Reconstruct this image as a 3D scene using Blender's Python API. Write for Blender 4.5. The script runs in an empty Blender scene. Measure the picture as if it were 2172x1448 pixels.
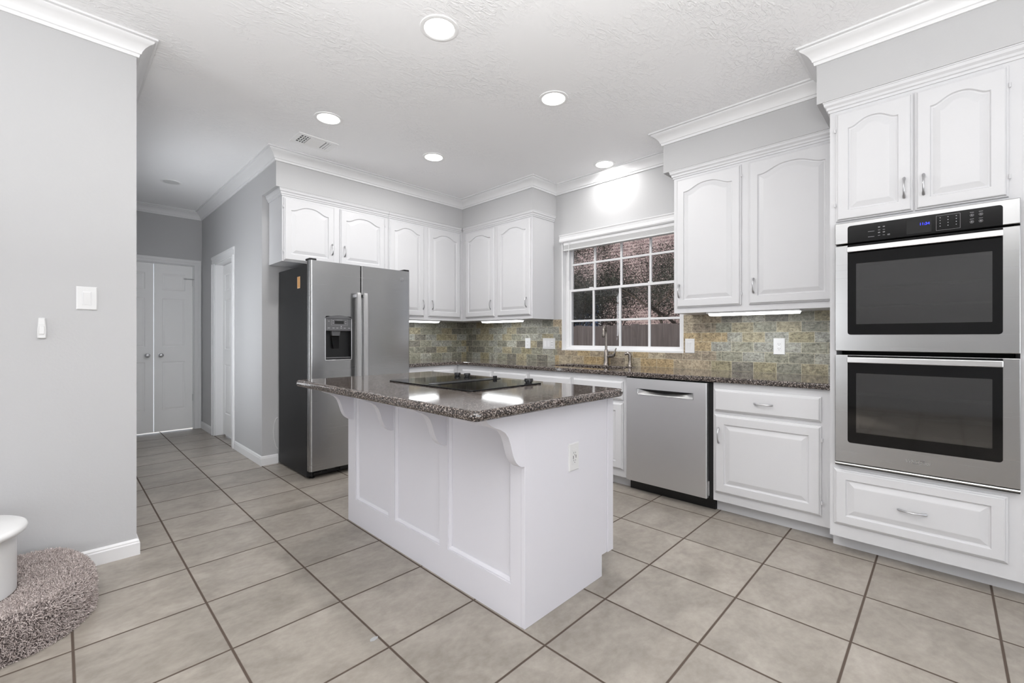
import bpy, bmesh, math, random
from mathutils import Vector, Matrix
import numpy as np
random.seed(7)
PI = math.pi
scene = bpy.context.scene
COL = scene.collection

# ------------------------------------------------------------------ camera, world, sun, daylight, exposure
W_PX, H_PX = 2172, 1448
cam_d = bpy.data.cameras.new('camera'); cam = bpy.data.objects.new('camera', cam_d); COL.objects.link(cam)
cam_d.sensor_fit = 'HORIZONTAL'; cam_d.sensor_width = 36.0
cam_d.lens = 36.0 * 939.19 / W_PX
cam_d.shift_x = (W_PX / 2 - 1087.93) / W_PX
cam_d.shift_y = (715.62 - H_PX / 2) / W_PX
cam_d.clip_start = 0.02; cam_d.clip_end = 200
cam.location = (0, 0, 1.179); cam.rotation_euler = (PI / 2, 0, -0.79790)
scene.camera = cam

world = bpy.data.worlds.new('sky'); scene.world = world; world.use_nodes = True
_bg = world.node_tree.nodes['Background']
_bg.inputs[0].default_value = (0.80, 0.88, 1.0, 1); _bg.inputs[1].default_value = 1.5

def lamp(name, kind, loc, rot, energy, size=None, size_y=None, color=(1, 1, 1), shape=None, parent=None, spread=None):
    d = bpy.data.lights.new(name, kind); d.energy = energy; d.color = color
    if kind == 'AREA':
        d.shape = shape or ('RECTANGLE' if size_y else 'DISK'); d.size = size
        if size_y: d.size_y = size_y
        if spread: d.spread = spread
    o = bpy.data.objects.new(name, d); COL.objects.link(o); o.location = loc; o.rotation_euler = rot
    if parent: o.parent = parent
    return o

sun = lamp('sun', 'SUN', (0, 0, 12), (0, 0, 0), 4.8, color=(1, .95, .88))
sun.data.angle = 0.01
sun.rotation_euler = Vector((0.72, -0.40, -0.80)).to_track_quat('-Z', 'Y').to_euler()
# daylight at unseen windows behind the camera; left-hand ones added to light the island
# (lamps tilted up to brighten the ceiling, as if off sunlit ground outside)
for wx, we in ((-2.55, 18), (-0.55, 46), (2.05, 12)):
    lamp('window_daylight', 'AREA', (wx, -3.86, 1.45), (math.radians(120), 0, 0), we, 1.6, 1.8, (1, 1, .995))
lamp('window_daylight', 'AREA', (-3.58, 2.25, 1.45), (math.radians(115), 0, -PI / 2), 34, 1.4, 1.8, (1, 1, .995))  # added lamp, brightens the island's left face
# daylight through the gridded window in the left side of the hallway (seen mirrored in the sink window)
lamp('hall_window_daylight', 'AREA', (-.10, 4.85, 1.35), (math.radians(105), 0, -PI / 2 + .60), 32, 1.0, 1.5, (.93, .965, 1.0))
# added fill lamp beside the camera, aimed up so the white ceiling spreads it
lamp('bounce_flash', 'AREA', (-0.35, -0.10, 1.55), (PI, 0, 0), 146, 1.2, 1.2, (1, 1, .995))

vs = scene.view_settings
vs.view_transform = 'Standard'; vs.look = 'None'; vs.gamma = 1.0; vs.use_curve_mapping = False
vs.exposure = 0.12
try:
    scene.cycles.max_bounces = 10; scene.cycles.diffuse_bounces = 6; scene.cycles.transparent_max_bounces = 12
    scene.cycles.sample_clamp_indirect = 6.0
    scene.cycles.caustics_reflective = False; scene.cycles.caustics_refractive = False
except Exception:
    pass

# ------------------------------------------------------------------ materials
def lin(c):
    return tuple((x / 255 / 12.92) if x / 255 <= .04045 else ((x / 255 + .055) / 1.055) ** 2.4 for x in c[:3])

class NT:
    def __init__(self, name):
        self.m = bpy.data.materials.new(name); self.m.use_nodes = True
        self.t = self.m.node_tree; self.b = self.t.nodes['Principled BSDF']
    def n(self, kind, **kw):
        nd = self.t.nodes.new(kind)
        for k, v in kw.items():
            if k in nd.inputs: nd.inputs[k].default_value = v
            else: setattr(nd, k, v)
        return nd
    def l(self, a, b): self.t.links.new(a, b)
    def math(self, op, a, b=None, c=None):
        nd = self.t.nodes.new('ShaderNodeMath'); nd.operation = op
        for i, x in enumerate((a, b, c)):
            if x is None: continue
            if isinstance(x, (int, float)): nd.inputs[i].default_value = x
            else: self.l(x, nd.inputs[i])
        return nd.outputs[0]
    def mix(self, f, a, b, blend='MIX'):
        nd = self.t.nodes.new('ShaderNodeMix'); nd.data_type = 'RGBA'; nd.blend_type = blend
        for i, x in ((0, f), (6, a), (7, b)):
            if isinstance(x, (int, float)): nd.inputs[i].default_value = x
            elif isinstance(x, tuple): nd.inputs[i].default_value = (*x[:3], 1)
            else: self.l(x, nd.inputs[i])
        return nd.outputs[2]
    def ramp(self, fac, stops, interp='LINEAR'):
        nd = self.t.nodes.new('ShaderNodeValToRGB'); cr = nd.color_ramp; cr.interpolation = interp
        while len(cr.elements) < len(stops): cr.elements.new(0.5)
        for e, (p, c) in zip(cr.elements, stops):
            e.position = p; e.color = (*c[:3], 1)
        if fac is not None: self.l(fac, nd.inputs[0])
        return nd.outputs[0]
    def coord(self, which='Object'):
        return self.t.nodes.new('ShaderNodeTexCoord').outputs[which]
    def geo(self):
        return self.t.nodes.new('ShaderNodeNewGeometry').outputs['Position']
    def noise(self, vec, scale, detail=3, rough=.5, dist=0.0, col=False):
        nd = self.n('ShaderNodeTexNoise', Scale=scale, Detail=detail, Roughness=rough, Distortion=dist)
        if vec is not None: self.l(vec, nd.inputs['Vector'])
        return nd.outputs['Color' if col else 'Fac']
    def mapping(self, vec, scale=(1, 1, 1), rot=(0, 0, 0), loc=(0, 0, 0)):
        nd = self.t.nodes.new('ShaderNodeMapping')
        nd.inputs['Scale'].default_value = scale; nd.inputs['Rotation'].default_value = rot; nd.inputs['Location'].default_value = loc
        self.l(vec, nd.inputs[0]); return nd.outputs[0]
    def bump(self, h, strength=.2, dist=.01):
        nd = self.n('ShaderNodeBump', Strength=strength, Distance=dist); self.l(h, nd.inputs['Height'])
        self.l(nd.outputs[0], self.b.inputs['Normal'])
    def set(self, color=None, rough=None, metal=None, spec=None, coat=None):
        b = self.b
        if color is not None:
            if isinstance(color, tuple): b.inputs['Base Color'].default_value = (*color[:3], 1)
            else: self.l(color, b.inputs['Base Color'])
        if rough is not None:
            if isinstance(rough, (int, float)): b.inputs['Roughness'].default_value = rough
            else: self.l(rough, b.inputs['Roughness'])
        if metal is not None: b.inputs['Metallic'].default_value = metal
        if spec is not None: b.inputs['Specular IOR Level'].default_value = spec
        if coat is not None: b.inputs['Coat Weight'].default_value = coat
        return self

def plain(name, rgb, rough=.5, metal=0.0, spec=.5, var=.03, scale=30):
    """One paint or plastic with a faint uneven tone."""
    k = NT(name); c = lin(rgb)
    f = k.noise(k.geo(), scale, 2)
    col = k.mix(f, tuple(x * (1 - var) for x in c), tuple(min(1, x * (1 + var)) for x in c))
    k.set(col, rough, metal, spec)
    return k.m

def m_wall(name, rgb, bump=.12, scale=90):
    k = NT(name); c = lin(rgb)
    k.set(k.mix(k.noise(k.geo(), 1.3, 2), tuple(x * .98 for x in c), tuple(x * 1.02 for x in c)), .55, 0, .3)
    k.bump(k.noise(k.geo(), scale, 3), bump, .004)
    return k.m

def m_ceiling():
    k = NT('ceiling_texture'); c = lin((246, 246, 247))
    k.set(c, .7, 0, .2)
    v = k.mapping(k.geo(), (1.0, 2.2, 1), (0, 0, .75))
    n1 = k.noise(v, 16, 4, .6, 1.2)
    mask = k.noise(k.geo(), 1.6, 2)
    h = k.math('MULTIPLY', k.ramp(n1, [(.46, (0, 0, 0)), (.62, (1, 1, 1))]), k.ramp(mask, [(.42, (0, 0, 0)), (.62, (1, 1, 1))]))
    k.bump(h, .45, .005)
    return k.m

def m_floor():
    k = NT('floor_tile')
    p = k.geo(); sep = k.t.nodes.new('ShaderNodeSeparateXYZ'); k.l(p, sep.inputs[0])
    u = k.math('DIVIDE', k.math('SUBTRACT', sep.outputs[0], 0.458), 0.421)
    v = k.math('DIVIDE', k.math('SUBTRACT', sep.outputs[1], 3.187), 0.418)
    def edge(t):
        f = k.math('FRACT', k.math('ADD', t, 50.0))
        return k.math('MINIMUM', f, k.math('SUBTRACT', 1.0, f))
    e = k.math('MINIMUM', edge(u), edge(v))
    grout = k.ramp(e, [(.0085, (1, 1, 1)), (.0125, (0, 0, 0))])
    cell = k.t.nodes.new('ShaderNodeCombineXYZ')
    k.l(k.math('FLOOR', k.math('ADD', u, 50.0)), cell.inputs[0]); k.l(k.math('FLOOR', k.math('ADD', v, 50.0)), cell.inputs[1])
    wn = k.t.nodes.new('ShaderNodeTexWhiteNoise'); k.l(cell.outputs[0], wn.inputs['Vector'])
    off = k.t.nodes.new('ShaderNodeVectorMath'); off.operation = 'MULTIPLY_ADD'
    k.l(wn.outputs['Color'], off.inputs[0]); off.inputs[1].default_value = (7, 7, 7); k.l(p, off.inputs[2])
    pp = k.mapping(off.outputs[0], (1, 1.35, 1), (0, 0, .4))
    n1 = k.noise(pp, 4.5, 7, .62, .5); n2 = k.noise(pp, 26, 5, .6)
    base = k.ramp(n1, [(.30, lin((128, 121, 113))), (.52, lin((149, 142, 133))), (.72, lin((165, 158, 149)))])
    base = k.mix(.22, base, k.ramp(n2, [(.35, lin((118, 110, 102))), (.65, lin((170, 163, 154)))]))
    base = k.mix(.07, base, wn.outputs['Value'], 'OVERLAY')
    col = k.mix(grout, base, lin((78, 66, 57)))
    k.set(col, k.ramp(grout, [(0, (.34, .34, .34)), (1, (.8, .8, .8))]), 0, .45)
    h = k.math('ADD', k.math('MULTIPLY', grout, -1.0), k.math('MULTIPLY', n2, .12))
    k.bump(h, .35, .004)
    return k.m

def m_backsplash(name, axis, origin):
    k = NT(name)
    p = k.geo(); sep = k.t.nodes.new('ShaderNodeSeparateXYZ'); k.l(p, sep.inputs[0])
    z = k.math('DIVIDE', k.math('SUBTRACT', sep.outputs[2], .914), .0765)
    row = k.math('FLOOR', z)
    u0 = k.math('DIVIDE', k.math('SUBTRACT', sep.outputs[axis], origin), .158)
    u = k.math('ADD', k.math('ADD', u0, 40.0), k.math('MULTIPLY', k.math('MODULO', k.math('ADD', row, 20.0), 2.0), .5))
    fu = k.math('FRACT', u); fz = k.math('FRACT', z)
    eu = k.math('MULTIPLY', k.math('MINIMUM', fu, k.math('SUBTRACT', 1.0, fu)), .158)
    ez = k.math('MULTIPLY', k.math('MINIMUM', fz, k.math('SUBTRACT', 1.0, fz)), .0765)
    e = k.math('MINIMUM', eu, ez)
    grout = k.ramp(k.math('MULTIPLY', e, 100.0), [(.10, (1, 1, 1)), (.16, (0, 0, 0))])
    cell = k.t.nodes.new('ShaderNodeCombineXYZ')
    k.l(k.math('FLOOR', u), cell.inputs[0]); k.l(row, cell.inputs[1]); cell.inputs[2].default_value = axis * 3.7
    wn = k.t.nodes.new('ShaderNodeTexWhiteNoise'); k.l(cell.outputs[0], wn.inputs['Vector'])
    cool = k.ramp(wn.outputs['Value'], [(0, lin((132, 131, 121))), (.18, lin((160, 159, 151))), (.36, lin((142, 141, 129))), (.52, lin((156, 148, 127))), (.66, lin((152, 152, 146))), (.80, lin((120, 117, 110))), (.92, lin((148, 141, 118)))], 'CONSTANT')
    warm = k.ramp(wn.outputs['Value'], [(0, lin((164, 151, 132))), (.2, lin((170, 152, 122))), (.4, lin((152, 141, 126))), (.55, lin((170, 159, 141))), (.7, lin((142, 131, 118))), (.85, lin((166, 146, 114)))], 'CONSTANT')
    if axis == 1:
        # tiles switch to the warm palette around the sink window
        y = sep.outputs[1]
        a = k.ramp(k.math('DIVIDE', y, 5.0), [(.20, (0, 0, 0)), (.30, (.75, .75, .75)), (.36, (1, 1, 1)), (.56, (1, 1, 1)), (.63, (0, 0, 0))])
        warmth = k.math('GREATER_THAN', a, k.math('MULTIPLY_ADD', wn.outputs['Value'], .5, .25))
        base = k.mix(warmth, cool, warm)
    else:
        base = cool
    off = k.t.nodes.new('ShaderNodeVectorMath'); off.operation = 'MULTIPLY_ADD'
    k.l(wn.outputs['Color'], off.inputs[0]); off.inputs[1].default_value = (5, 5, 5); k.l(p, off.inputs[2])
    pv = off.outputs[0]
    n1 = k.noise(pv, 24, 8, .72, .9); n2 = k.noise(pv, 70, 5, .68, .8)
    f1 = k.ramp(n1, [(.32, (.45, .44, .42)), (.44, (.82, .82, .80)), (.52, (1.05, 1.04, 1.0)), (.68, (1.30, 1.30, 1.27))])
    f2 = k.ramp(n2, [(.39, (.36, .33, .30)), (.47, (.92, .92, .92)), (.7, (1.12, 1.12, 1.12))])
    n3 = k.noise(k.mapping(pv, (1, 1, 2.6), (.5, .5, 0)), 11, 4, .6, 3.0)
    base = k.mix(1.0, base, k.ramp(n3, [(.34, (.70, .70, .68)), (.5, (1.0, 1.0, .99)), (.66, (1.28, 1.27, 1.24))]), 'MULTIPLY')
    base = k.mix(.85, base, f1, 'MULTIPLY'); base = k.mix(.7, base, f2, 'MULTIPLY')
    col = k.mix(grout, base, lin((190, 182, 160)))
    k.set(col, .42, 0, .45)
    k.bump(k.math('ADD', k.math('MULTIPLY', grout, -1.0), k.math('MULTIPLY', n1, .5)), .35, .002)
    return k.m

def m_granite(name, scale=1.0, warm=1.0):
    """Fine salt-and-pepper granite: black and grey-brown crystals with pale grains."""
    k = NT(name); p = k.geo()
    v = k.n('ShaderNodeTexVoronoi', Scale=400 * scale); k.l(p, v.inputs['Vector'])
    sp = k.t.nodes.new('ShaderNodeSeparateColor'); k.l(v.outputs['Color'], sp.inputs[0])
    n2 = k.noise(p, 170 * scale, 3, .6)
    t = k.math('ADD', k.math('MULTIPLY', sp.outputs[0], .62), k.math('MULTIPLY', k.math('SUBTRACT', n2, .5), 1.2))
    col = k.ramp(t, [(.12, lin((12, 11, 12))), (.26, lin((44, 39, 38))), (.40, lin((92, 83, 77))), (.54, lin((130, 121, 114))), (.70, lin((166, 158, 154)))])
    col = k.mix(k.math('MULTIPLY', sp.outputs[1], .12), col, lin((92, 72, 64)))
    k.set(col, .07, 0, .7)
    return k.m

def m_steel(name, rgb, rough, horiz=True, amt=.05):
    k = NT(name); c = lin(rgb)
    sc = (1.2, 1.2, 420) if horiz else (420, 420, 1.2)
    n = k.noise(k.mapping(k.geo(), sc), 1.0, 3, .6)
    k.set(k.mix(n, tuple(x * .993 for x in c), tuple(x * 1.007 for x in c)), k.ramp(n, [(.3, (rough - .004,) * 3), (.7, (rough + .004,) * 3)]), 1.0)
    k.bump(k.noise(k.mapping(k.geo(), (.9, .9, 4.5)), 1.0, 2), .12, .012)   # the sheet is not quite flat
    return k.m

def m_emit(name, rgb, strength):
    k = NT(name); k.set(lin(rgb), .5)
    k.b.inputs['Emission Color'].default_value = (*lin(rgb), 1); k.b.inputs['Emission Strength'].default_value = strength
    return k.m

def m_glass(name, tint, gloss=.08, rough=.02):
    k = NT(name); t = k.t; t.nodes.remove(k.b)
    tr = t.nodes.new('ShaderNodeBsdfTransparent'); tr.inputs[0].default_value = (*tint, 1)
    gl = t.nodes.new('ShaderNodeBsdfGlossy'); gl.inputs['Roughness'].default_value = rough
    gl.inputs['Color'].default_value = (1, 1, 1, 1)
    lw = t.nodes.new('ShaderNodeLayerWeight'); lw.inputs[0].default_value = .25
    f = k.math('ADD', k.math('MULTIPLY', lw.outputs['Fresnel'], .3), gloss * .4)
    mx = t.nodes.new('ShaderNodeMixShader'); k.l(f, mx.inputs[0]); k.l(tr.outputs[0], mx.inputs[1]); k.l(gl.outputs[0], mx.inputs[2])
    k.l(mx.outputs[0], t.nodes['Material Output'].inputs[0])
    return k.m

def m_fence():
    k = NT('fence_wood'); p = k.geo()
    n = k.noise(k.mapping(p, (30, 30, 1.5)), 1.0, 5, .6, .6)
    k.set(k.ramp(n, [(.3, lin((164, 148, 140))), (.55, lin((190, 174, 165))), (.75, lin((206, 192, 183)))]), .85, 0, .2)
    k.bump(n, .3, .004); return k.m

def m_brick():
    k = NT('house_brick'); p = k.geo()
    b = k.n('ShaderNodeTexBrick', Scale=1.0); b.offset = .5
    b.inputs['Mortar Size'].default_value = .010; b.inputs['Brick Width'].default_value = .21; b.inputs['Row Height'].default_value = .075
    b.inputs['Color1'].default_value = (*lin((158, 140, 141)), 1); b.inputs['Color2'].default_value = (*lin((132, 113, 114)), 1); b.inputs['Mortar'].default_value = (*lin((205, 190, 184)), 1)
    k.l(k.mapping(p, (1, 1, 1), (PI / 2, 0, PI / 2)), b.inputs['Vector'])
    sep = k.t.nodes.new('ShaderNodeSeparateXYZ'); k.l(p, sep.inputs[0])
    cb = k.t.nodes.new('ShaderNodeCombineXYZ'); k.l(sep.outputs[1], cb.inputs[0]); k.l(sep.outputs[2], cb.inputs[1])
    k.l(cb.outputs[0], b.inputs['Vector'])
    k.set(k.mix(.35, b.outputs['Color'], k.ramp(k.noise(p, 6, 4), [(.3, lin((120, 96, 96))), (.7, lin((205, 180, 174)))])), .9, 0, .2)
    return k.m

def m_leaf():
    k = NT('tree_leaf')
    oi = k.noise(k.geo(), 9, 2)
    k.set(k.ramp(oi, [(.3, lin((40, 42, 34))), (.55, lin((62, 65, 54))), (.75, lin((88, 90, 78)))]), .6, 0, .3)
    return k.m

def m_pile():
    k = NT('carpet_pile')
    n = k.noise(k.geo(), 260, 2); n2 = k.noise(k.geo(), 18, 3)
    c = k.ramp(n, [(.30, lin((84, 75, 73))), (.42, lin((160, 148, 145))), (.54, lin((206, 194, 190))), (.75, lin((238, 230, 226)))])  # dark stops paint the shade of crevices between tufts
    k.set(k.mix(.25, c, k.ramp(n2, [(.3, lin((150, 140, 136))), (.7, lin((220, 211, 206)))])), .95, 0, .1)
    return k.m

M = dict(
    wall=m_wall('wall_paint', (185, 185, 186)), ceil=m_ceiling(), floor=m_floor(),
    white=plain('cabinet_paint', (203, 203, 205), .38, 0, .45, .012, 8),
    ring=plain('lamp_ring', (240, 240, 240), .5), trim=plain('trim_paint', (225, 225, 226), .42, 0, .45, .01, 8),
    plastic=plain('white_plastic', (214, 214, 214), .3, 0, .5, .01),
    island=plain('island_paint', (214, 213, 219), .42, 0, .4, .012, 6),
    door=plain('door_paint', (242, 242, 242), .45, 0, .4, .01, 6),
    steel=m_steel('brushed_steel', (170, 170, 170), .27), steel_dark=m_steel('grey_steel', (222, 222, 223), .42),
    nickel=plain('brushed_nickel', (140, 133, 127), .26, 1.0), bright=m_steel('bright_steel', (208, 208, 208), .3), chrome=plain('satin_metal', (190, 190, 192), .3, 1.0),
    fridge_side=plain('fridge_side_paint', (34, 34, 35), .5, 0, .25, .05, 20),
    black=plain('black_plastic', (14, 14, 15), .35), black_gloss=plain('black_glass', (8, 8, 9), .06, 0, .32),
    panel_grey=plain('dispenser_panel', (88, 88, 90), .35), dark=plain('dark_gap', (6, 6, 6), .7),
    granite=m_granite('granite', .62), granite_isl=m_granite('island_granite', .7),
    tile_r=m_backsplash('slate_tile', 1, 1.2125), tile_b=m_backsplash('slate_tile_back', 0, 3.0188),
    lens=m_emit('lamp_lens', (255, 253, 248), 7.0), tube=m_emit('light_strip', (250, 253, 255), 5.0),
    blue=m_emit('clock_digits', (40, 50, 255), 3.0), ink=plain('print_grey', (170, 170, 172), .5),
    pane=m_glass('window_glass', (.80, .79, .79), .06), oven_glass=m_glass('oven_glass', (.30, .30, .30), .25, .05),
    fence=m_fence(), brick=m_brick(), leaf=m_leaf(), bark=plain('bark', (92, 80, 70), .9),
    pile=m_pile(), carpet=plain('carpet_backing', (92, 84, 82), 1.0, 0, .1, .2, 60),  # dark backing colour carries the shade between tufts
    sticker=plain('orange_tag', (205, 152, 92), .6, 0, .4, .12, 60), pale=plain('tag_edge', (232, 205, 172), .6),
    slot=plain('outlet_slot', (70, 68, 68), .6), oven_in=plain('oven_enamel', (120, 120, 118), .5),
    grass=plain('yard_ground', (92, 96, 70), 1.0, 0, .1, .3, 5), sky_pane=plain('far_window_glass', (70, 96, 140), .1, 0, .8),  # blue pane colour is a painted reflection of sky
)

# ------------------------------------------------------------------ mesh helpers
class MB:
    def __init__(self): self.v = []; self.f = []
    def add(self, v, f):
        n = len(self.v); self.v += [tuple(p) for p in v]; self.f += [tuple(i + n for i in q) for q in f]; return self
    def box(self, x0, x1, y0, y1, z0, z1):
        if x0 > x1: x0, x1 = x1, x0
        if y0 > y1: y0, y1 = y1, y0
        if z0 > z1: z0, z1 = z1, z0
        return self.add([(x0, y0, z0), (x1, y0, z0), (x1, y1, z0), (x0, y1, z0), (x0, y0, z1), (x1, y0, z1), (x1, y1, z1), (x0, y1, z1)],
                        [(0, 3, 2, 1), (4, 5, 6, 7), (0, 1, 5, 4), (1, 2, 6, 5), (2, 3, 7, 6), (3, 0, 4, 7)])
    def loops(self, L, cap0=True, cap1=True, closed=True):
        n = len(L[0]); b = len(self.v)
        for lp in L: self.v += [tuple(p) for p in lp]
        for i in range(len(L) - 1):
            for j in range(n if closed else n - 1):
                k = (j + 1) % n
                self.f.append((b + i * n + j, b + i * n + k, b + (i + 1) * n + k, b + (i + 1) * n + j))
        if cap0: self.f.append(tuple(b + j for j in reversed(range(n))))
        if cap1: self.f.append(tuple(b + (len(L) - 1) * n + j for j in range(n)))
        return self
    def prism(self, poly, a0, a1, axis='z'):
        def P(p, a):
            if axis == 'z': return (p[0], p[1], a)
            if axis == 'y': return (p[0], a, p[1])
            return (a, p[0], p[1])
        return self.loops([[P(p, a0) for p in poly], [P(p, a1) for p in poly]])
    def lathe(self, prof, c=(0, 0, 0), n=32, axis='z'):
        L = []
        for r, h in prof:
            lp = []
            for i in range(n):
                a = 2 * PI * i / n; x, y = r * math.cos(a), r * math.sin(a)
                if axis == 'z': q = (x, y, h)
                elif axis == 'y': q = (x, h, -y)
                else: q = (h, x, y)
                lp.append((c[0] + q[0], c[1] + q[1], c[2] + q[2]))
            L.append(lp)
        return self.loops(L)
    def tube(self, pts, r, n=10):
        pts = [Vector(p) for p in pts]; L = []; up = None
        rr = r if isinstance(r, (list, tuple)) else [r] * len(pts)
        for i, p in enumerate(pts):
            t = (pts[min(i + 1, len(pts) - 1)] - pts[max(i - 1, 0)]).normalized()
            if up is None:
                up = Vector((0, 0, 1)) if abs(t.z) < .9 else Vector((1, 0, 0))
            s = t.cross(up).normalized(); up = s.cross(t).normalized()
            L.append([p + (s * math.cos(2 * PI * j / n) + up * math.sin(2 * PI * j / n)) * rr[i] for j in range(n)])
        return self.loops(L)
    def build(self, name, mat, parent=None, loc=(0, 0, 0), rot=0.0, smooth=False, bevel=0.0, seg=2, angle=40):
        me = bpy.data.meshes.new(name); me.from_pydata(self.v, [], self.f); me.validate()
        bm = bmesh.new(); bm.from_mesh(me); bmesh.ops.recalc_face_normals(bm, faces=bm.faces)
        bm.to_mesh(me); bm.free()
        me.materials.append(mat)
        o = bpy.data.objects.new(name, me); COL.objects.link(o)
        o.location = loc; o.rotation_euler = (0, 0, rot)
        if parent: o.parent = parent
        if smooth:
            me.polygons.foreach_set('use_smooth', [True] * len(me.polygons)); me.set_sharp_from_angle(angle=math.radians(angle))
        if bevel:
            md = o.modifiers.new('bevel', 'BEVEL'); md.width = bevel; md.segments = seg; md.limit_method = 'ANGLE'; md.angle_limit = math.radians(40)
            md.harden_normals = False
        return o

def cut(o, mb):
    """Take the volume of MB out of mesh object O for good."""
    c = mb.build('cutter', o.data.materials[0]); c.parent = o.parent; c.location = o.location; c.rotation_euler = o.rotation_euler
    md = o.modifiers.new('cut', 'BOOLEAN'); md.operation = 'DIFFERENCE'; md.object = c; md.solver = 'EXACT'
    bpy.context.view_layer.update()
    keep = [(m.type, m.name) for m in o.modifiers if m != md and m.type == 'BEVEL']
    saved = []
    for m in list(o.modifiers):
        if m.type == 'BEVEL': saved.append((m.width, m.segments)); o.modifiers.remove(m)
    bpy.context.view_layer.update()
    dg = bpy.context.evaluated_depsgraph_get()
    new = bpy.data.meshes.new_from_object(o.evaluated_get(dg))
    nm = o.data.name; o.modifiers.clear(); o.data = new; new.name = nm
    for w, s in saved:
        m2 = o.modifiers.new('bevel', 'BEVEL'); m2.width = w; m2.segments = s; m2.limit_method = 'ANGLE'; m2.angle_limit = math.radians(40)
    bpy.data.objects.remove(c, do_unlink=True)

def tag(o, label=None, cat=None, group=None, kind=None):
    if label: o['label'] = label
    if cat: o['category'] = cat
    if group: o['group'] = group
    if kind: o['kind'] = kind
    return o
def thing(name, label, cat, loc=(0, 0, 0), rot=0.0, group=None):
    o = bpy.data.objects.new(name, None); COL.objects.link(o); o.empty_display_size = .05
    o.location = loc; o.rotation_euler = (0, 0, rot)
    return tag(o, label, cat, group)
def struct(o): o['kind'] = 'structure'; return o
R90 = -PI / 2     # a front that faces the window wall's room side (local x runs towards -y)

def sweep(path, prof, out_right=True, z0=0.0):
    """Mitred moulding along a plan path; PROF is (out, dz); out lies to the right of the travel."""
    L = []
    n = len(path); s = 1 if out_right else -1
    for i in range(n):
        p = Vector(path[i])
        d0 = (p - Vector(path[i - 1])).normalized() if i else None
        d1 = (Vector(path[i + 1]) - p).normalized() if i < n - 1 else None
        r0 = Vector((d0.y, -d0.x)) * s if d0 else None
        r1 = Vector((d1.y, -d1.x)) * s if d1 else None
        if r0 is None: m = r1
        elif r1 is None: m = r0
        else:
            m = (r0 + r1); m = m / max(1e-6, m.dot(r0))
        L.append([(p.x + m.x * o, p.y + m.y * o, z0 + h) for o, h in prof])
    return MB().loops(L)

# ------------------------------------------------------------------ room shell
CZ = 2.80            # ceiling
WX, WY = 3.74, 4.50  # window wall, refrigerator wall
struct(MB().box(-3.7, 3.9, -4.05, 7.1, -.08, 0).build('floor', M['floor']))
struct(MB().box(-3.7, 3.9, -4.05, 7.1, CZ, CZ + .12).build('ceiling', M['ceil']))
struct(MB().box(-4.3, 4.5, -4.6, 7.7, 3.3, 3.45).build('trim_roof', M['trim']))  # unseen roof slab, added to keep the sun off the fence
struct(MB().box(1.305, 3.9, WY, WY + .115, 0, CZ).build('wall_back', M['wall']))
w = MB().box(1.305, 1.42, WY + .115, 7.07, 0, CZ).build('wall_hall', M['wall'])
cut(w, MB().box(1.2, 1.5, 5.485, 6.275, -.1, 2.06)); struct(w)
w = MB().box(.295, 1.305, 6.95, 7.07, 0, CZ).build('wall_hall_end', M['wall'])
cut(w, MB().box(.40, 1.222, 6.8, 7.2, -.1, 2.105)); struct(w)
w = MB().box(-3.7, .295, 3.15, 7.07, 0, CZ).build('wall_left', M['wall'])
cut(w, MB().box(-.25, .5, 4.33, 5.37, .55, 2.15)); struct(w)
fr = MB()
for y in (4.33, 4.58, 4.84, 5.09, 5.335): fr.box(.20, .235, y, y + .03, .55, 2.15)
for z in (.55, .86, 1.18, 1.50, 1.82, 2.12): fr.box(.203, .232, 4.33, 5.365, z, z + .03)
struct(fr.build('window_6', M['trim']))
w = MB().box(WX, 3.90, -4.05, WY, 0, CZ).build('wall_right', M['wall'])
cut(w, MB().box(3.6, 4.0, 1.60, 2.92, 1.045, 2.235)); struct(w)
w = MB().box(-3.7, WX, -4.05, -3.93, 0, CZ).build('wall_front', M['wall'])
cut(w, MB().box(-3.4, -1.7, -4.2, -3.8, .5, 2.4)); cut(w, MB().box(-1.4, .3, -4.2, -3.8, .5, 2.4)); cut(w, MB().box(1.2, 2.9, -4.2, -3.8, .5, 2.4)); struct(w)
w = MB().box(-3.75, -3.63, -3.93, 3.15, 0, CZ).build('wall_far_left', M['wall'])
cut(w, MB().box(-3.9, -3.5, 1.5, 3.0, .5, 2.4))  # unseen window opening, added to go with the left fill lamp
struct(w)
for i, (a, b) in enumerate((((-1.4, .3), 0), ((1.2, 2.9), 0), ((-3.4, -1.7), 0), ((1.5, 3.0), 1))):
    fr = MB(); a0, a1 = a
    for (u0, u1, z0, z1) in ((a0, a0 + .05, .5, 2.4), (a1 - .05, a1, .5, 2.4), (a0, a1, .5, .55), (a0, a1, 2.35, 2.4), ((a0 + a1) / 2 - .02, (a0 + a1) / 2 + .02, .5, 2.4), (a0, a1, 1.43, 1.47)):
        if b == 0: fr.box(u0, u1, -4.03, -3.98, z0, z1)
        else: fr.box(-3.72, -3.67, u0, u1, z0, z1)
    struct(fr.build('window_%d' % (i + 2), M['trim']))

# soffits over the cabinets
struct(MB().box(1.305, WX, 4.12, WY, 2.485, CZ).build('wall_soffit_back', M['wall']))
struct(MB().box(3.36, WX, 3.0, 4.12, 2.485, CZ).build('wall_soffit_corner', M['wall']))
struct(MB().box(3.36, WX, .515, 1.605, 2.485, CZ).build('wall_soffit_right', M['wall']))
struct(MB().box(2.97, WX, -1.0, .515, 2.485, CZ).build('wall_soffit_oven', M['wall']))

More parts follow.
